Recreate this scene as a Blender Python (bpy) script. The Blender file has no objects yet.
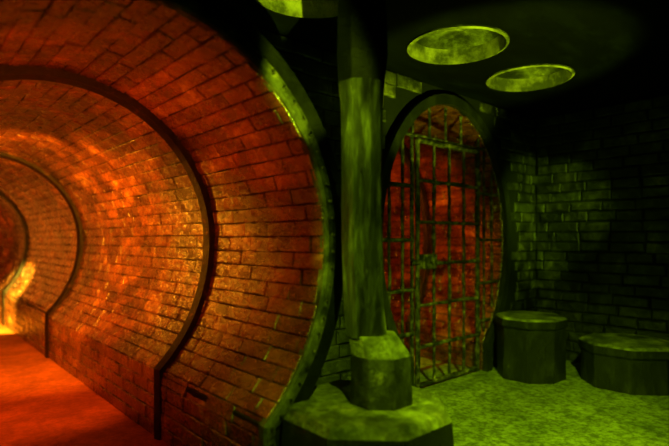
import bpy, math, random
from mathutils import Vector
random.seed(7)
S=2.0
sc=bpy.context.scene
FL=-0.76; H=0.80; YW=1.60; XR=3.2; XL=-1.3; YR=-1.3

# ---------------- materials ----------------
def newmat(name):
    m=bpy.data.materials.new(name); m.use_nodes=True
    nt=m.node_tree; nt.nodes.clear()
    o=nt.nodes.new('ShaderNodeOutputMaterial'); b=nt.nodes.new('ShaderNodeBsdfPrincipled')
    nt.links.new(b.outputs[0],o.inputs[0]); return m,nt,b
def node(nt,t,**k):
    n=nt.nodes.new(t)
    for a,v in k.items(): setattr(n,a,v)
    return n
def paint(name,c1,c2,c3=None,rough=.5,stretch=(1,1,1),scale=6,bump=.35,lo=.42,hi=.62,tint=False,fine=60,spec=.5,metal=0,grime=0,gs=11):
    m,nt,b=newmat(name); L=nt.links.new
    tc=node(nt,'ShaderNodeTexCoord'); mp=node(nt,'ShaderNodeMapping'); mp.inputs['Scale'].default_value=stretch
    L(tc.outputs['Object'],mp.inputs[0])
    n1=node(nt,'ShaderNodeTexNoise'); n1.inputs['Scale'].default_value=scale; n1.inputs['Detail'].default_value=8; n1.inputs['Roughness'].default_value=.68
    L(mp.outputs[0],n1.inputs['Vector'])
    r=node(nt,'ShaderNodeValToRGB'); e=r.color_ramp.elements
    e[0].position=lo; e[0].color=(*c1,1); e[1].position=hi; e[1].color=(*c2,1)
    if c3:
        k=e.new(min(.98,hi+.1)); k.color=(*c3,1)
    L(n1.outputs[0],r.inputs[0])
    col=r.outputs[0]
    def mul(c,src):
        mx=node(nt,'ShaderNodeMix',data_type='RGBA',blend_type='MULTIPLY'); mx.inputs[0].default_value=1
        L(c,mx.inputs[6]); L(src,mx.inputs[7]); return mx.outputs[2]
    if tint:
        a=node(nt,'ShaderNodeAttribute'); a.attribute_name='tint'
        col=mul(col,a.outputs['Color'])
    if grime:
        g=node(nt,'ShaderNodeTexNoise'); g.inputs['Scale'].default_value=gs; g.inputs['Detail'].default_value=10; g.inputs['Roughness'].default_value=.78
        L(mp.outputs[0],g.inputs['Vector'])
        gr=node(nt,'ShaderNodeValToRGB'); ge=gr.color_ramp.elements
        ge[0].position=.42; ge[0].color=(1-grime,1-grime,1-grime,1); ge[1].position=.58; ge[1].color=(1.0,1.0,1.0,1)
        L(g.outputs[0],gr.inputs[0]); col=mul(col,gr.outputs[0])
    L(col,b.inputs['Base Color'])
    n2=node(nt,'ShaderNodeTexNoise'); n2.inputs['Scale'].default_value=fine; n2.inputs['Detail'].default_value=6; n2.inputs['Roughness'].default_value=.72
    L(mp.outputs[0],n2.inputs['Vector'])
    ad=node(nt,'ShaderNodeMath',operation='ADD'); L(n1.outputs[0],ad.inputs[0])
    ml=node(nt,'ShaderNodeMath',operation='MULTIPLY'); ml.inputs[1].default_value=.5; L(n2.outputs[0],ml.inputs[0]); L(ml.outputs[0],ad.inputs[1])
    bp=node(nt,'ShaderNodeBump'); bp.inputs['Strength'].default_value=bump; bp.inputs['Distance'].default_value=.035
    L(ad.outputs[0],bp.inputs['Height']); L(bp.outputs[0],b.inputs['Normal'])
    rr=node(nt,'ShaderNodeMapRange'); rr.inputs[3].default_value=max(.05,rough-.18); rr.inputs[4].default_value=min(1,rough+.25)
    L(n2.outputs[0],rr.inputs[0]); L(rr.outputs[0],b.inputs['Roughness'])
    b.inputs['Specular IOR Level'].default_value=spec; b.inputs['Metallic'].default_value=metal
    return m
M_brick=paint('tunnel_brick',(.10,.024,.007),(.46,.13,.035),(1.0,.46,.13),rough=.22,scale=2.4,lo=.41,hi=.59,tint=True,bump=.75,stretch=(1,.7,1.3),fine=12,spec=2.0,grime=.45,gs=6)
M_mortar=paint('mortar',(.005,.002,.001),(.018,.008,.004),rough=.8,scale=8,bump=.5)
M_wallbrick=paint('wall_brick',(.008,.008,.005),(.14,.14,.06),(.55,.5,.22),rough=.35,scale=2.4,lo=.44,hi=.59,tint=True,bump=.9,fine=22,grime=.6,gs=9,spec=.9)
M_wallback=paint('wall_mortar',(.002,.002,.002),(.006,.006,.005),rough=.8)
M_iron=paint('iron_rib',(.005,.003,.002),(.02,.009,.005),(.25,.10,.04),rough=.35,scale=7,bump=.6,lo=.46,hi=.6)
M_band=paint('riveted_band',(.012,.012,.01),(.14,.14,.08),(.45,.4,.2),rough=.4,scale=6,bump=.6,lo=.42,hi=.6)
M_bar=paint('gate_iron',(.008,.007,.006),(.16,.135,.07),(.6,.52,.25),rough=.4,scale=14,lo=.46,hi=.61,bump=.8)
M_pillar=paint('pillar_paint',(.005,.005,.003),(.11,.12,.045),(.6,.55,.25),rough=.4,scale=3.5,stretch=(4,4,.6),lo=.44,hi=.60,bump=1.0,fine=18,grime=.75,gs=4)
M_block=paint('base_block_paint',(.006,.006,.005),(.08,.08,.04),(.4,.36,.16),rough=.45,scale=4,stretch=(1.5,1.5,1),lo=.44,hi=.64,bump=.8,fine=18,grime=.5)
M_black=paint('black_stone',(.003,.003,.003),(.012,.012,.01),rough=.7,scale=5,bump=.5,spec=.2)  # near-black stone of the mouth collar and upper shaft
M_top_lit=paint('plinth_top_lit',(.07,.08,.025),(.42,.42,.16),(1.0,.85,.36),rough=.5,scale=4,lo=.39,hi=.60,bump=1.0,fine=26,grime=.65,gs=7)  # stone tops coloured lighter, light from above painted in
M_side_shaded=paint('plinth_side_shaded',(.005,.005,.004),(.03,.03,.015),(.2,.18,.08),rough=.55,scale=4,stretch=(2,2,.8),lo=.48,hi=.66,bump=.8)  # same stone coloured darker, shade on the sides painted in
M_floor=paint('floor_paint',(.24,.28,.09),(.5,.54,.20),rough=.8,scale=3,lo=.35,hi=.62,bump=1.0,fine=40,spec=.2,grime=.65,gs=18)
M_tfloor=paint('tunnel_floor_paint',(.5,.14,.04),(.78,.22,.06),rough=.85,scale=2,bump=.7,fine=45,spec=.15,grime=.25,gs=20)
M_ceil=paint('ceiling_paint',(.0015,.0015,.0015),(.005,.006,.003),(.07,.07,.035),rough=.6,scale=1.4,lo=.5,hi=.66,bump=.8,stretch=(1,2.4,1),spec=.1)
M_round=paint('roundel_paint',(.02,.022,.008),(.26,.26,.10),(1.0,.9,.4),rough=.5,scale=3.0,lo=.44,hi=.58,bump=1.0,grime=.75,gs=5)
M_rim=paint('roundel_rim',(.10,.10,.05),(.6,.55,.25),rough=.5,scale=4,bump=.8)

# ---------------- mesh helpers ----------------
def mk(name,v,f,mats,parent=None,tints=None,mi=None,smooth=False):
    me=bpy.data.meshes.new(name); me.from_pydata([(a*S,b*S,c*S) for a,b,c in v],[],f)
    if not isinstance(mats,(list,tuple)): mats=[mats]
    for m in mats: me.materials.append(m)
    if mi:
        for p,i in zip(me.polygons,mi): p.material_index=i
    if smooth:
        for p in me.polygons: p.use_smooth=True
    if tints:
        at=me.color_attributes.new('tint','FLOAT_COLOR','POINT')
        for i,t in enumerate(tints): at.data[i].color=(t[0],t[1],t[2],1)
    me.update()
    o=bpy.data.objects.new(name,me); sc.collection.objects.link(o)
    if parent: o.parent=parent
    return o
def empty(name):
    o=bpy.data.objects.new(name,None); sc.collection.objects.link(o); return o
class MB:
    def __init__(s): s.v=[];s.f=[];s.t=[];s.mi=[]
    def box(s,c,d,mi=0):
        n=len(s.v); x,y,z=c;a,b,e=[q/2 for q in d]
        for k in (-1,1):
            for (i,j) in ((-1,-1),(1,-1),(1,1),(-1,1)): s.v.append((x+i*a,y+j*b,z+k*e))
        for q in ((3,2,1,0),(4,5,6,7),(0,1,5,4),(1,2,6,5),(2,3,7,6),(3,0,4,7)):
            s.f.append([n+i for i in q]); s.mi.append(mi)
    def cyl(s,p,q,r,n=8,wob=0):
        p=Vector(p);q=Vector(q);d=(q-p).normalized()
        u=d.orthogonal().normalized();w=d.cross(u)
        k=max(1,int((q-p).length/.05)) if wob else 1
        base=len(s.v); j0=r*wob*3
        for j in range(k+1):
            c=p.lerp(q,j/k); rr=r*(1+random.uniform(-wob,wob)*1.6)
            if 0<j<k: c=c+u*random.uniform(-j0,j0)*.5+w*random.uniform(-j0,j0)*.5
            for i in range(n):
                a=2*math.pi*i/n; s.v.append(tuple(c+(u*math.cos(a)+w*math.sin(a))*rr))
        for j in range(k):
            for i in range(n):
                b=base+j*n; s.f.append([b+i,b+(i+1)%n,b+n+(i+1)%n,b+n+i]); s.mi.append(0)
        s.f.append([base+i for i in range(n)][::-1]); s.f.append([base+k*n+i for i in range(n)]); s.mi+= [0,0]
    def loft(s,rings,mis=None,cap=True,capmi=0):
        b=len(s.v); n=len(rings[0])
        for r in rings: s.v+=list(r)
        for j in range(len(rings)-1):
            for i in range(n):
                s.f.append([b+j*n+i,b+j*n+(i+1)%n,b+(j+1)*n+(i+1)%n,b+(j+1)*n+i]); s.mi.append(mis[j] if mis else 0)
        if cap:
            s.f.append([b+i for i in range(n)][::-1]); s.mi.append(0)
            s.f.append([b+(len(rings)-1)*n+i for i in range(n)]); s.mi.append(capmi)
    def brick(s,mapf,a0,a1,b0,b1,t,e,tint):
        n=len(s.v); J=lambda k:random.uniform(-k,k)
        a0+=J(e*.5);a1+=J(e*.5);b0+=J(e*.4);b1+=J(e*.4)
        hs=t+J(t*.4)
        na=3
        av=[a0+(a1-a0)*i/na for i in range(na+1)]
        jb=[J(e*.35) for _ in av]; jt=[J(e*.35) for _ in av]
        for h,ins in ((-.004,0),(hs*.55,0),(hs,e)):
            for i,a in enumerate(av):
                aa=a+(ins if i==0 else -ins if i==na else 0)
                s.v.append(mapf(aa,b0+ins+jb[i],h+(J(t*.2) if ins else 0)))
            for i,a in reversed(list(enumerate(av))):
                aa=a+(ins if i==0 else -ins if i==na else 0)
                s.v.append(mapf(aa,b1-ins+jt[i],h+(J(t*.2) if ins else 0)))
        m=2*(na+1)
        for k in (0,1):
            for i in range(m):
                s.f.append([n+k*m+i,n+k*m+(i+1)%m,n+(k+1)*m+(i+1)%m,n+(k+1)*m+i])
        for i in range(na):
            s.f.append([n+2*m+i,n+2*m+i+1,n+2*m+m-2-i,n+2*m+m-1-i])
        s.t+=[tint]*(3*m)
def rt():
    g=random.uniform(.55,1.0); w=random.uniform(-.06,.06)
    if random.random()<.06: g*=.6
    return (g*(1+w),g,g*(1-w))
def field(name,mapf,A,B,bl,bh,mat,t=.012,gap=.005,e=.005,skip=None,parent=None):
    mb=MB(); nr=max(1,round((B[1]-B[0])/bh)); hh=(B[1]-B[0])/nr
    for r in range(nr):
        b0=B[0]+r*hh; a=A[0]-(bl*.5 if r%2 else 0)+random.uniform(-.1,.1)*bl
        while a<A[1]-1e-6:
            L=bl*random.uniform(.82,1.15); x0=max(a,A[0]);x1=min(a+L,A[1])
            if x1-x0>.025 and not (skip and skip(x0,x1,b0,b0+hh)):
                mb.brick(mapf,x0+gap/2,x1-gap/2,b0+gap/2,b0+hh-gap/2,t,e,rt())
            a+=L
    return mk(name,mb.v,mb.f,mat,parent,tints=mb.t)

# ---------------- tunnel profile ----------------
class Prof:
    def __init__(s,xc,a,top,bot,sk,out=0.0,n=120):
        s.xc=xc; a0=a
        t0=math.acos(sk/a0); pts=[]
        zs=-bot*math.sin(t0)
        for i in range(6): pts.append((xc+sk,FL+(zs-FL)*i/6))
        for i in range(n+1):
            t=-t0+(math.pi+2*t0)*i/n
            pts.append((xc+a0*math.cos(t),(top if math.sin(t)>0 else bot)*math.sin(t)))
        for i in range(1,7): pts.append((xc-sk,zs+(FL-zs)*i/6))
        s.p=pts; s.n=[]
        for i in range(len(pts)):
            a=pts[max(0,i-1)];b=pts[min(len(pts)-1,i+1)]
            dx,dz=b[0]-a[0],b[1]-a[1]; l=math.hypot(dx,dz) or 1
            s.n.append((-dz/l,dx/l))
        s.n[0]=s.n[1]=(-1,0); s.n[-1]=s.n[-2]=(1,0)
        s.c=[0]
        for i in range(1,len(pts)): s.c.append(s.c[-1]+math.hypot(pts[i][0]-pts[i-1][0],pts[i][1]-pts[i-1][1]))
        s.L=s.c[-1]
    def at(s,q,h):
        q=max(0,min(s.L,q)); lo,hi=0,len(s.c)-1
        while hi-lo>1:
            m=(lo+hi)//2
            if s.c[m]<=q: lo=m
            else: hi=m
        t=(q-s.c[lo])/(s.c[hi]-s.c[lo]+1e-9)
        f=lambda a,b:a+(b-a)*t
        return (f(s.p[lo][0],s.p[hi][0])+h*f(s.n[lo][0],s.n[hi][0]), f(s.p[lo][1],s.p[hi][1])+h*f(s.n[lo][1],s.n[hi][1]))
def band(name,pr,loop,mat,parent,closed=True):
    """sweep a (y,h) cross-section loop along the profile"""
    v=[];f=[];n=len(loop);m=len(pr.p)
    for i in range(m):
        for (y,h) in loop:
            v.append((pr.p[i][0]+pr.n[i][0]*h,y,max(FL,pr.p[i][1]+pr.n[i][1]*h)))
    for i in range(m-1):
        for j in range(n if closed else n-1):
            f.append([i*n+j,i*n+(j+1)%n,(i+1)*n+(j+1)%n,(i+1)*n+j])
    return mk(name,v,f,mat,parent)

def tunnel(name,xc,a,top,bot,sk,segs,y_out,parent):
    for k,(y0,y1,d) in enumerate(segs):
        pr=Prof(xc,a-d,top-d,bot-d*.7,sk-d*.3)
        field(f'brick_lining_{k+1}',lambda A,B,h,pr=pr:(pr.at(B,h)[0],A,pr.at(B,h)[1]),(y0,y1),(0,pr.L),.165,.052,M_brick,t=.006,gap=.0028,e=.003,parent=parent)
        band(f'mortar_shell_{k+1}',pr,[(y0,0),(y1,0),(y1,-.08),(y0,-.08)],M_mortar,parent)
        if k>0:
            band(f'iron_rib_{k}',pr,[(y0-.022,.003),(y0+.008,.014),(y0+.008,-.04),(y0-.022,-.04)],M_iron,parent)

# tunnel 1
T1=empty('brick_tunnel'); XC=.431;A=.5687
Y0=1.168
segs=[(Y0,1.88,0),(1.88,3.65,.028),(3.65,5.28,.05),(5.28,6.9,.08),(6.9,8.6,.12)]
tunnel('t1',XC,A,.575,.65,.344,segs,Y0,T1)
pr0=Prof(XC,A,.575,.65,.344)
band('mouth_band',pr0,[(Y0-.006,.005),(Y0+.02,.005),(Y0+.02,-.036),(Y0-.006,-.036),(Y0-.014,-.030),(Y0-.016,-.016),(Y0-.014,-.002)],M_band,T1)
band('mouth_collar',pr0,[(Y0-.004,-.034),(Y0-.004,-.085),(YW+.02,-.085),(YW+.02,-.06),(Y0+.02,-.05),(Y0+.02,-.034)],M_black,T1)
mb=MB(); q=.04
while q<pr0.L:
    x,z=pr0.at(q,-.016); mb.cyl((x,Y0-.021,z),(x,Y0-.010,z),.005,8); q+=.05
mk('rivets',mb.v,mb.f,M_bar,T1)
mb=MB(); mb.box((XC,8.65,-.05),(1.5,.06,1.6)); mk('end_wall',mb.v,mb.f,M_mortar,T1)
mb=MB(); mb.box((XC,(Y0+8.6)/2,FL-.03),(1.2,8.6-Y0,.06)); mk('tunnel_floor',mb.v,mb.f,M_tfloor,T1)

# tunnel 2
T2=empty('gated_tunnel'); X2=2.245;A2=.555
segs2=[(YW,2.15,0),(2.15,2.9,.06),(2.9,3.8,.10),(3.8,4.6,.14)]
tunnel('t2',X2,A2,.72,.74,.33,segs2,YW,T2)
pr2=Prof(X2,A2,.72,.74,.33)
band('arch_rim',pr2,[(YW-.03,.0),(YW+.02,.0),(YW+.02,-.05),(YW-.03,-.05)],M_side_shaded,T2)
mb=MB(); mb.box((X2,4.65,-.02),(1.4,.06,1.6)); mk('end_wall',mb.v,mb.f,M_mortar,T2)
mb=MB(); mb.box((X2,(YW+4.6)/2,FL-.03),(1.2,4.6-YW,.06)); mk('tunnel_floor',mb.v,mb.f,M_floor,T2)

# ---------------- room shell ----------------
def zrange(x):
    for (xc,a,top,bot,sk) in ((XC,A+.03,.6,.68,.36),(X2,A2,.72,.74,.33)):
        d=abs(x-xc)
        if d<a:
            k=math.sqrt(1-(d/a)**2)
            return (FL if d<sk else -bot*k, top*k)
    return None
xs=[XL,XR]+[XL+(XR-XL)*i/60 for i in range(61)]
for (xc,a,sk) in ((XC,A+.03,.36),(X2,A2,.33)):
    xs+=[xc+a*math.cos(math.pi*i/80)*.99999 for i in range(81)]+[xc+sk,xc-sk,xc+a+1e-5,xc-a-1e-5]
xs=sorted(set(round(x,6) for x in xs)); v=[];f=[]
for x0,x1 in zip(xs,xs[1:]):
    r=zrange((x0+x1)/2)
    def q(z00,z01,z10,z11):
        n=len(v); v.extend([(x0,YW,z00),(x1,YW,z10),(x1,YW,z11),(x0,YW,z01)]); f.append([n,n+1,n+2,n+3])
    if not r: q(FL,H,FL,H)
    else:
        ra=zrange(x0) or (0,0); rb=zrange(x1) or (0,0)
        q(ra[1],H,rb[1],H)
        if r[0]>FL: q(FL,max(ra[0],FL) if ra[0]>FL else r[0],FL,rb[0] if rb[0]>FL else r[0])
wb=mk('wall_back',v,f,M_wallback)
def skipb(x0,x1,z0,z1):
    for (xc,a,top,bot,sk) in ((XC,A+.11,.68,.76,.4),(X2,A2+.05,.77,.79,.38)):
        for x in (x0,(x0+x1)/2,x1):
            for z in (z0,z1):
                if abs(x-xc)<a and ((z>0 and ((x-xc)/a)**2+(z/top)**2<1) or (z<=0 and (((x-xc)/a)**2+(z/bot)**2<1 or abs(x-xc)<sk))): return True
    return False
field('brickwork',lambda a,b,h:(a,YW-h,b),(XL,XR),(FL,H),.17,.062,M_wallbrick,t=.012,gap=.006,e=.006,skip=skipb,parent=wb)
wr=mk('wall_right',[(XR,YR,FL),(XR,YW,FL),(XR,YW,H),(XR,YR,H)],[[0,1,2,3]],M_wallback)
field('brickwork',lambda a,b,h:(XR-h,a,b),(YR,YW-.015),(FL,H),.17,.062,M_wallbrick,t=.012,gap=.006,e=.006,parent=wr)
mk('wall_left',[(XL,YR,FL),(XL,YW,FL),(XL,YW,H),(XL,YR,H)],[[3,2,1,0]],M_wallback)
mk('wall_rear',[(XL,YR,FL),(XR,YR,FL),(XR,YR,H),(XL,YR,H)],[[3,2,1,0]],M_wallback)
mb=MB(); mb.box(((XL+XR)/2,(YR+YW)/2,FL-.03),(XR-XL,YW-YR,.06)); mk('floor',mb.v,mb.f,M_floor)

# ceiling with recessed round openings
HC=[(1.00,1.235),(1.745,1.205),(2.36,1.21)]; HR=.205
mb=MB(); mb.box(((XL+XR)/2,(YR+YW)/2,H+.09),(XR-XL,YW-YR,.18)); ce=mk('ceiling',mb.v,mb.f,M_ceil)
for (x,y) in HC:
    cb=MB(); N=48
    cb.loft([[(x+HR*math.cos(2*math.pi*i/N),y+HR*math.sin(2*math.pi*i/N),z) for i in range(N)] for z in (H-.1,H+.11)])
    c=mk('cut',cb.v,cb.f,M_ceil)
    md=ce.modifiers.new('b','BOOLEAN'); md.object=c; md.operation='DIFFERENCE'; md.solver='EXACT'
bpy.context.view_layer.update()
dg=bpy.context.evaluated_depsgraph_get()
nm=bpy.data.meshes.new_from_object(ce.evaluated_get(dg)); ce.modifiers.clear(); ce.data=nm
for o in [o for o in bpy.data.objects if o.name.startswith('cut')]: bpy.data.objects.remove(o)
for (x,y) in HC:
    N=48; cb=MB()
    def ring(r,z,w=0): return [(x+r*(1+random.uniform(-w,w))*math.cos(2*math.pi*i/N),y+r*(1+random.uniform(-w,w))*math.sin(2*math.pi*i/N),z) for i in range(N)]
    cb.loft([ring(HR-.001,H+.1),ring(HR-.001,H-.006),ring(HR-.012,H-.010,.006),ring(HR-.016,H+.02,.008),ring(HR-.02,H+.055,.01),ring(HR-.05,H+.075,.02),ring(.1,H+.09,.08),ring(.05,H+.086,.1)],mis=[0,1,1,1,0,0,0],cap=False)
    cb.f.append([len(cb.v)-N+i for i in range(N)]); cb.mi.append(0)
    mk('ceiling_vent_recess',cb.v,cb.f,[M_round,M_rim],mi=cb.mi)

# ---------------- pillar ----------------
def octo(cx,cy,r,z,rot=22.5,j=0):
    return [(cx+r*math.cos(math.radians(rot+45*i))+random.uniform(-j,j),cy+r*math.sin(math.radians(rot+45*i))+random.uniform(-j,j),z) for i in range(8)]
def bevel(o,w=.006,seg=2):
    m=o.modifiers.new('bev','BEVEL'); m.width=w*S; m.segments=seg; m.limit_method='ANGLE'
PX,PY=1.045,1.055
P=empty('octagonal_pillar')
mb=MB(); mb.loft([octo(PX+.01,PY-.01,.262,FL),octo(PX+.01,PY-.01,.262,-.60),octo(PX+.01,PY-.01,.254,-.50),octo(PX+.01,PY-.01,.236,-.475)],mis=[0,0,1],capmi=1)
o=mk('plinth',mb.v,mb.f,[M_side_shaded,M_top_lit],P,mi=mb.mi); bevel(o,.004)
mb=MB(); bx,by=PX+.042,PY-.037
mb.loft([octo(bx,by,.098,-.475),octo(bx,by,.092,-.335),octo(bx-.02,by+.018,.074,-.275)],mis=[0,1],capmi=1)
o=mk('base_block',mb.v,mb.f,[M_block,M_top_lit],P,mi=mb.mi); bevel(o,.002,1)  # chamfer takes the lighter top colour so it looks lit
mb=MB(); prof=[(-.285,.066,.25),(-.2,.065,.12),(0,.064,0),(.2,.064,0),(.38,.066,0),(.46,.072,0),(.54,.080,0),(.64,.078,0),(.8,.070,0)]
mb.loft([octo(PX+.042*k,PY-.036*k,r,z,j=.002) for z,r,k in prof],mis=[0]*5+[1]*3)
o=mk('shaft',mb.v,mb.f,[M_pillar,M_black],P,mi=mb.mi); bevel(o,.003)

def stump(name,cx,cy,r,zt):
    P=empty(name); mb=MB()
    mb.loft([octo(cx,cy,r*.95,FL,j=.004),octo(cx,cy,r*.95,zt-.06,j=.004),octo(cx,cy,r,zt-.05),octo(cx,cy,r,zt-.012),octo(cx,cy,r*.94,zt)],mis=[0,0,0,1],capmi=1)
    o=mk('block',mb.v,mb.f,[M_side_shaded,M_top_lit],P,mi=mb.mi); bevel(o,.004)
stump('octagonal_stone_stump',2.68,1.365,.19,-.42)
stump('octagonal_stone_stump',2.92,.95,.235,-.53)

# ---------------- gate ----------------
G=empty('iron_gate'); GY=YW+.02
def hi(x,a=A2-.008,t=.72-.008):
    d=(x-X2)/a; return t*math.sqrt(max(0,1-d*d))
def xlim(z):
    b=.712 if z>0 else .73
    return (A2-.01)*math.sqrt(max(0,1-(z/b)**2))
D0,D1,DT,DB=1.987,2.527,.505,-.735
mb=MB()
for x in (1.79,1.885,2.615,2.70): 
    h=hi(x); lo=-.73*math.sqrt(max(0,1-((x-X2)/(A2-.008))**2)); lo=max(lo,FL)
    mb.cyl((x,GY,lo),(x,GY,h),.008,wob=.15)
for x in (2.10,2.24,2.38): mb.cyl((x,GY,DT+.03),(x,GY,hi(x)),.008,wob=.15)
for x in (D0-.028,D1+.028): mb.cyl((x,GY,FL),(x,GY,hi(x)),.010,wob=.1)
for z in (.53,.27,.0,-.25,-.47):
    w=xlim(z)
    if z>.5: mb.cyl((X2-w,GY,z),(X2+w,GY,z),.009,wob=.12)
    else:
        mb.cyl((X2-w,GY-.008,z),(D0-.028,GY-.008,z),.010,wob=.12); mb.cyl((D1+.028,GY-.008,z),(X2+w,GY-.008,z),.010,wob=.12)
mk('fixed_grille',mb.v,mb.f,M_bar,G)
mb=MB(); DY=GY-.012
for x in (D0,D1): mb.cyl((x,DY,DB),(x,DY,DT),.013,wob=.1)
for z in (DT,DB): mb.cyl((D0,DY,z),(D1,DY,z),.013,wob=.1)
for i in (1,2,3): x=D0+(D1-D0)*i/4; mb.cyl((x,DY,DB),(x,DY,DT),.0085,wob=.15)
for z in (.30,.09,-.12,-.33,-.54): mb.cyl((D0,DY-.011,z),(D1,DY-.011,z),.010,wob=.15)
mk('door_frame',mb.v,mb.f,M_bar,G)
mb=MB(); mb.box((D0+.06,DY-.022,-.11),(.11,.03,.075)); mb.box((D0-.02,DY-.012,-.11),(.06,.015,.025)); mb.cyl((D0+.07,DY-.052,-.11),(D0+.07,DY-.02,-.11),.012)
for z in (.35,-.5): mb.cyl((D1+.014,DY,z-.04),(D1+.014,DY,z+.04),.016)
o=mk('lock_and_hinges',mb.v,mb.f,M_bar,G); bevel(o,.003)

# ---------------- lights ----------------
def light(name,kind,loc,aim,e,col,size=60,blend=.4,rad=.05):
    l=bpy.data.lights.new(name,kind); l.energy=e; l.color=col
    if kind=='SPOT': l.spot_size=math.radians(size); l.spot_blend=blend
    l.shadow_soft_size=rad
    o=bpy.data.objects.new(name,l); o.location=[c*S for c in loc]; sc.collection.objects.link(o)
    if aim is not None:
        o.rotation_euler=(Vector(aim)-Vector(loc)).to_track_quat('-Z','Y').to_euler()
    return o
light('orange_lamp_mouth','SPOT',(.0,1.36,.24),(1.0,2.1,.25),100,(1,.15,.004),108,1.0,.03)
light('orange_lamp_mid','SPOT',(.2,2.6,.3),(.9,3.9,-.2),430,(1,.32,.008),120,.7,.03)
light('orange_lamp_grazing','SPOT',(.25,2.75,.38),(.97,2.45,.1),360,(1,.32,.008),80,1.0,.015)
light('floor_lamp_orange','SPOT',(.35,2.2,.45),(.4,2.9,-.76),160,(1,.16,.008),74,.5,.05)
light('yellow_lamp_deep','SPOT',(.3,4.4,.1),(.8,5.1,-.56),1700,(1,.74,.05),46,.5,.03)
light('orange_lamp_far','POINT',(.3,6.2,.1),None,45,(1,.2,.01),rad=.05)
light('red_lamp_gated','SPOT',(1.9,1.78,.3),(2.6,2.5,-.1),100,(1,.17,.005),115,.7,.04)
GR=(.54,1,.008)
light('green_lamp_key','SPOT',(.95,.1,.72),(1.98,1.13,-.76),640,GR,60,.9,.02)
light('green_lamp_pillar','SPOT',(.15,.93,.74),(1.1,.87,.0),210,GR,38,.5,.015)
light('green_lamp_plinth','SPOT',(.6,.3,.66),(1.02,1.1,-.52),170,GR,34,.5,.02)
light('green_lamp_corner','SPOT',(2.2,.2,.55),(3.12,1.58,.15),330,(.52,1,.01),30,1.0,.015)
light('green_fill_gate','SPOT',(1.3,-.1,.6),(2.3,1.6,-.05),75,GR,34,.7,.02)  # added fill to brighten the gate bars
light('green_fill_uplight','SPOT',(1.6,.35,-.55),(2.02,1.22,.8),600,(.6,1,.01),44,.4,.03)  # added fill from below for the ceiling recesses, not a fitting of the place
light('green_fill_uplight_small','SPOT',(.72,.3,-.6),(1.0,1.40,.86),900,(.6,1,.01),15,.6,.02)  # narrow added fill for the recess beside the pillar

w=bpy.data.worlds.new('world'); sc.world=w; w.use_nodes=True
w.node_tree.nodes['Background'].inputs[0].default_value=(0,0,0,1)
sc.view_settings.view_transform='Standard'

cam=bpy.data.cameras.new('camera'); co=bpy.data.objects.new('camera',cam); sc.collection.objects.link(co)
cam.sensor_width=36; cam.lens=500/669*36; cam.shift_y=17/669; cam.clip_start=.01
cam.dof.use_dof=True; cam.dof.focus_distance=2.0*S; cam.dof.aperture_fstop=.65
co.location=(0,0,0); co.rotation_euler=(math.radians(90),0,math.radians(-41.6))
sc.camera=co
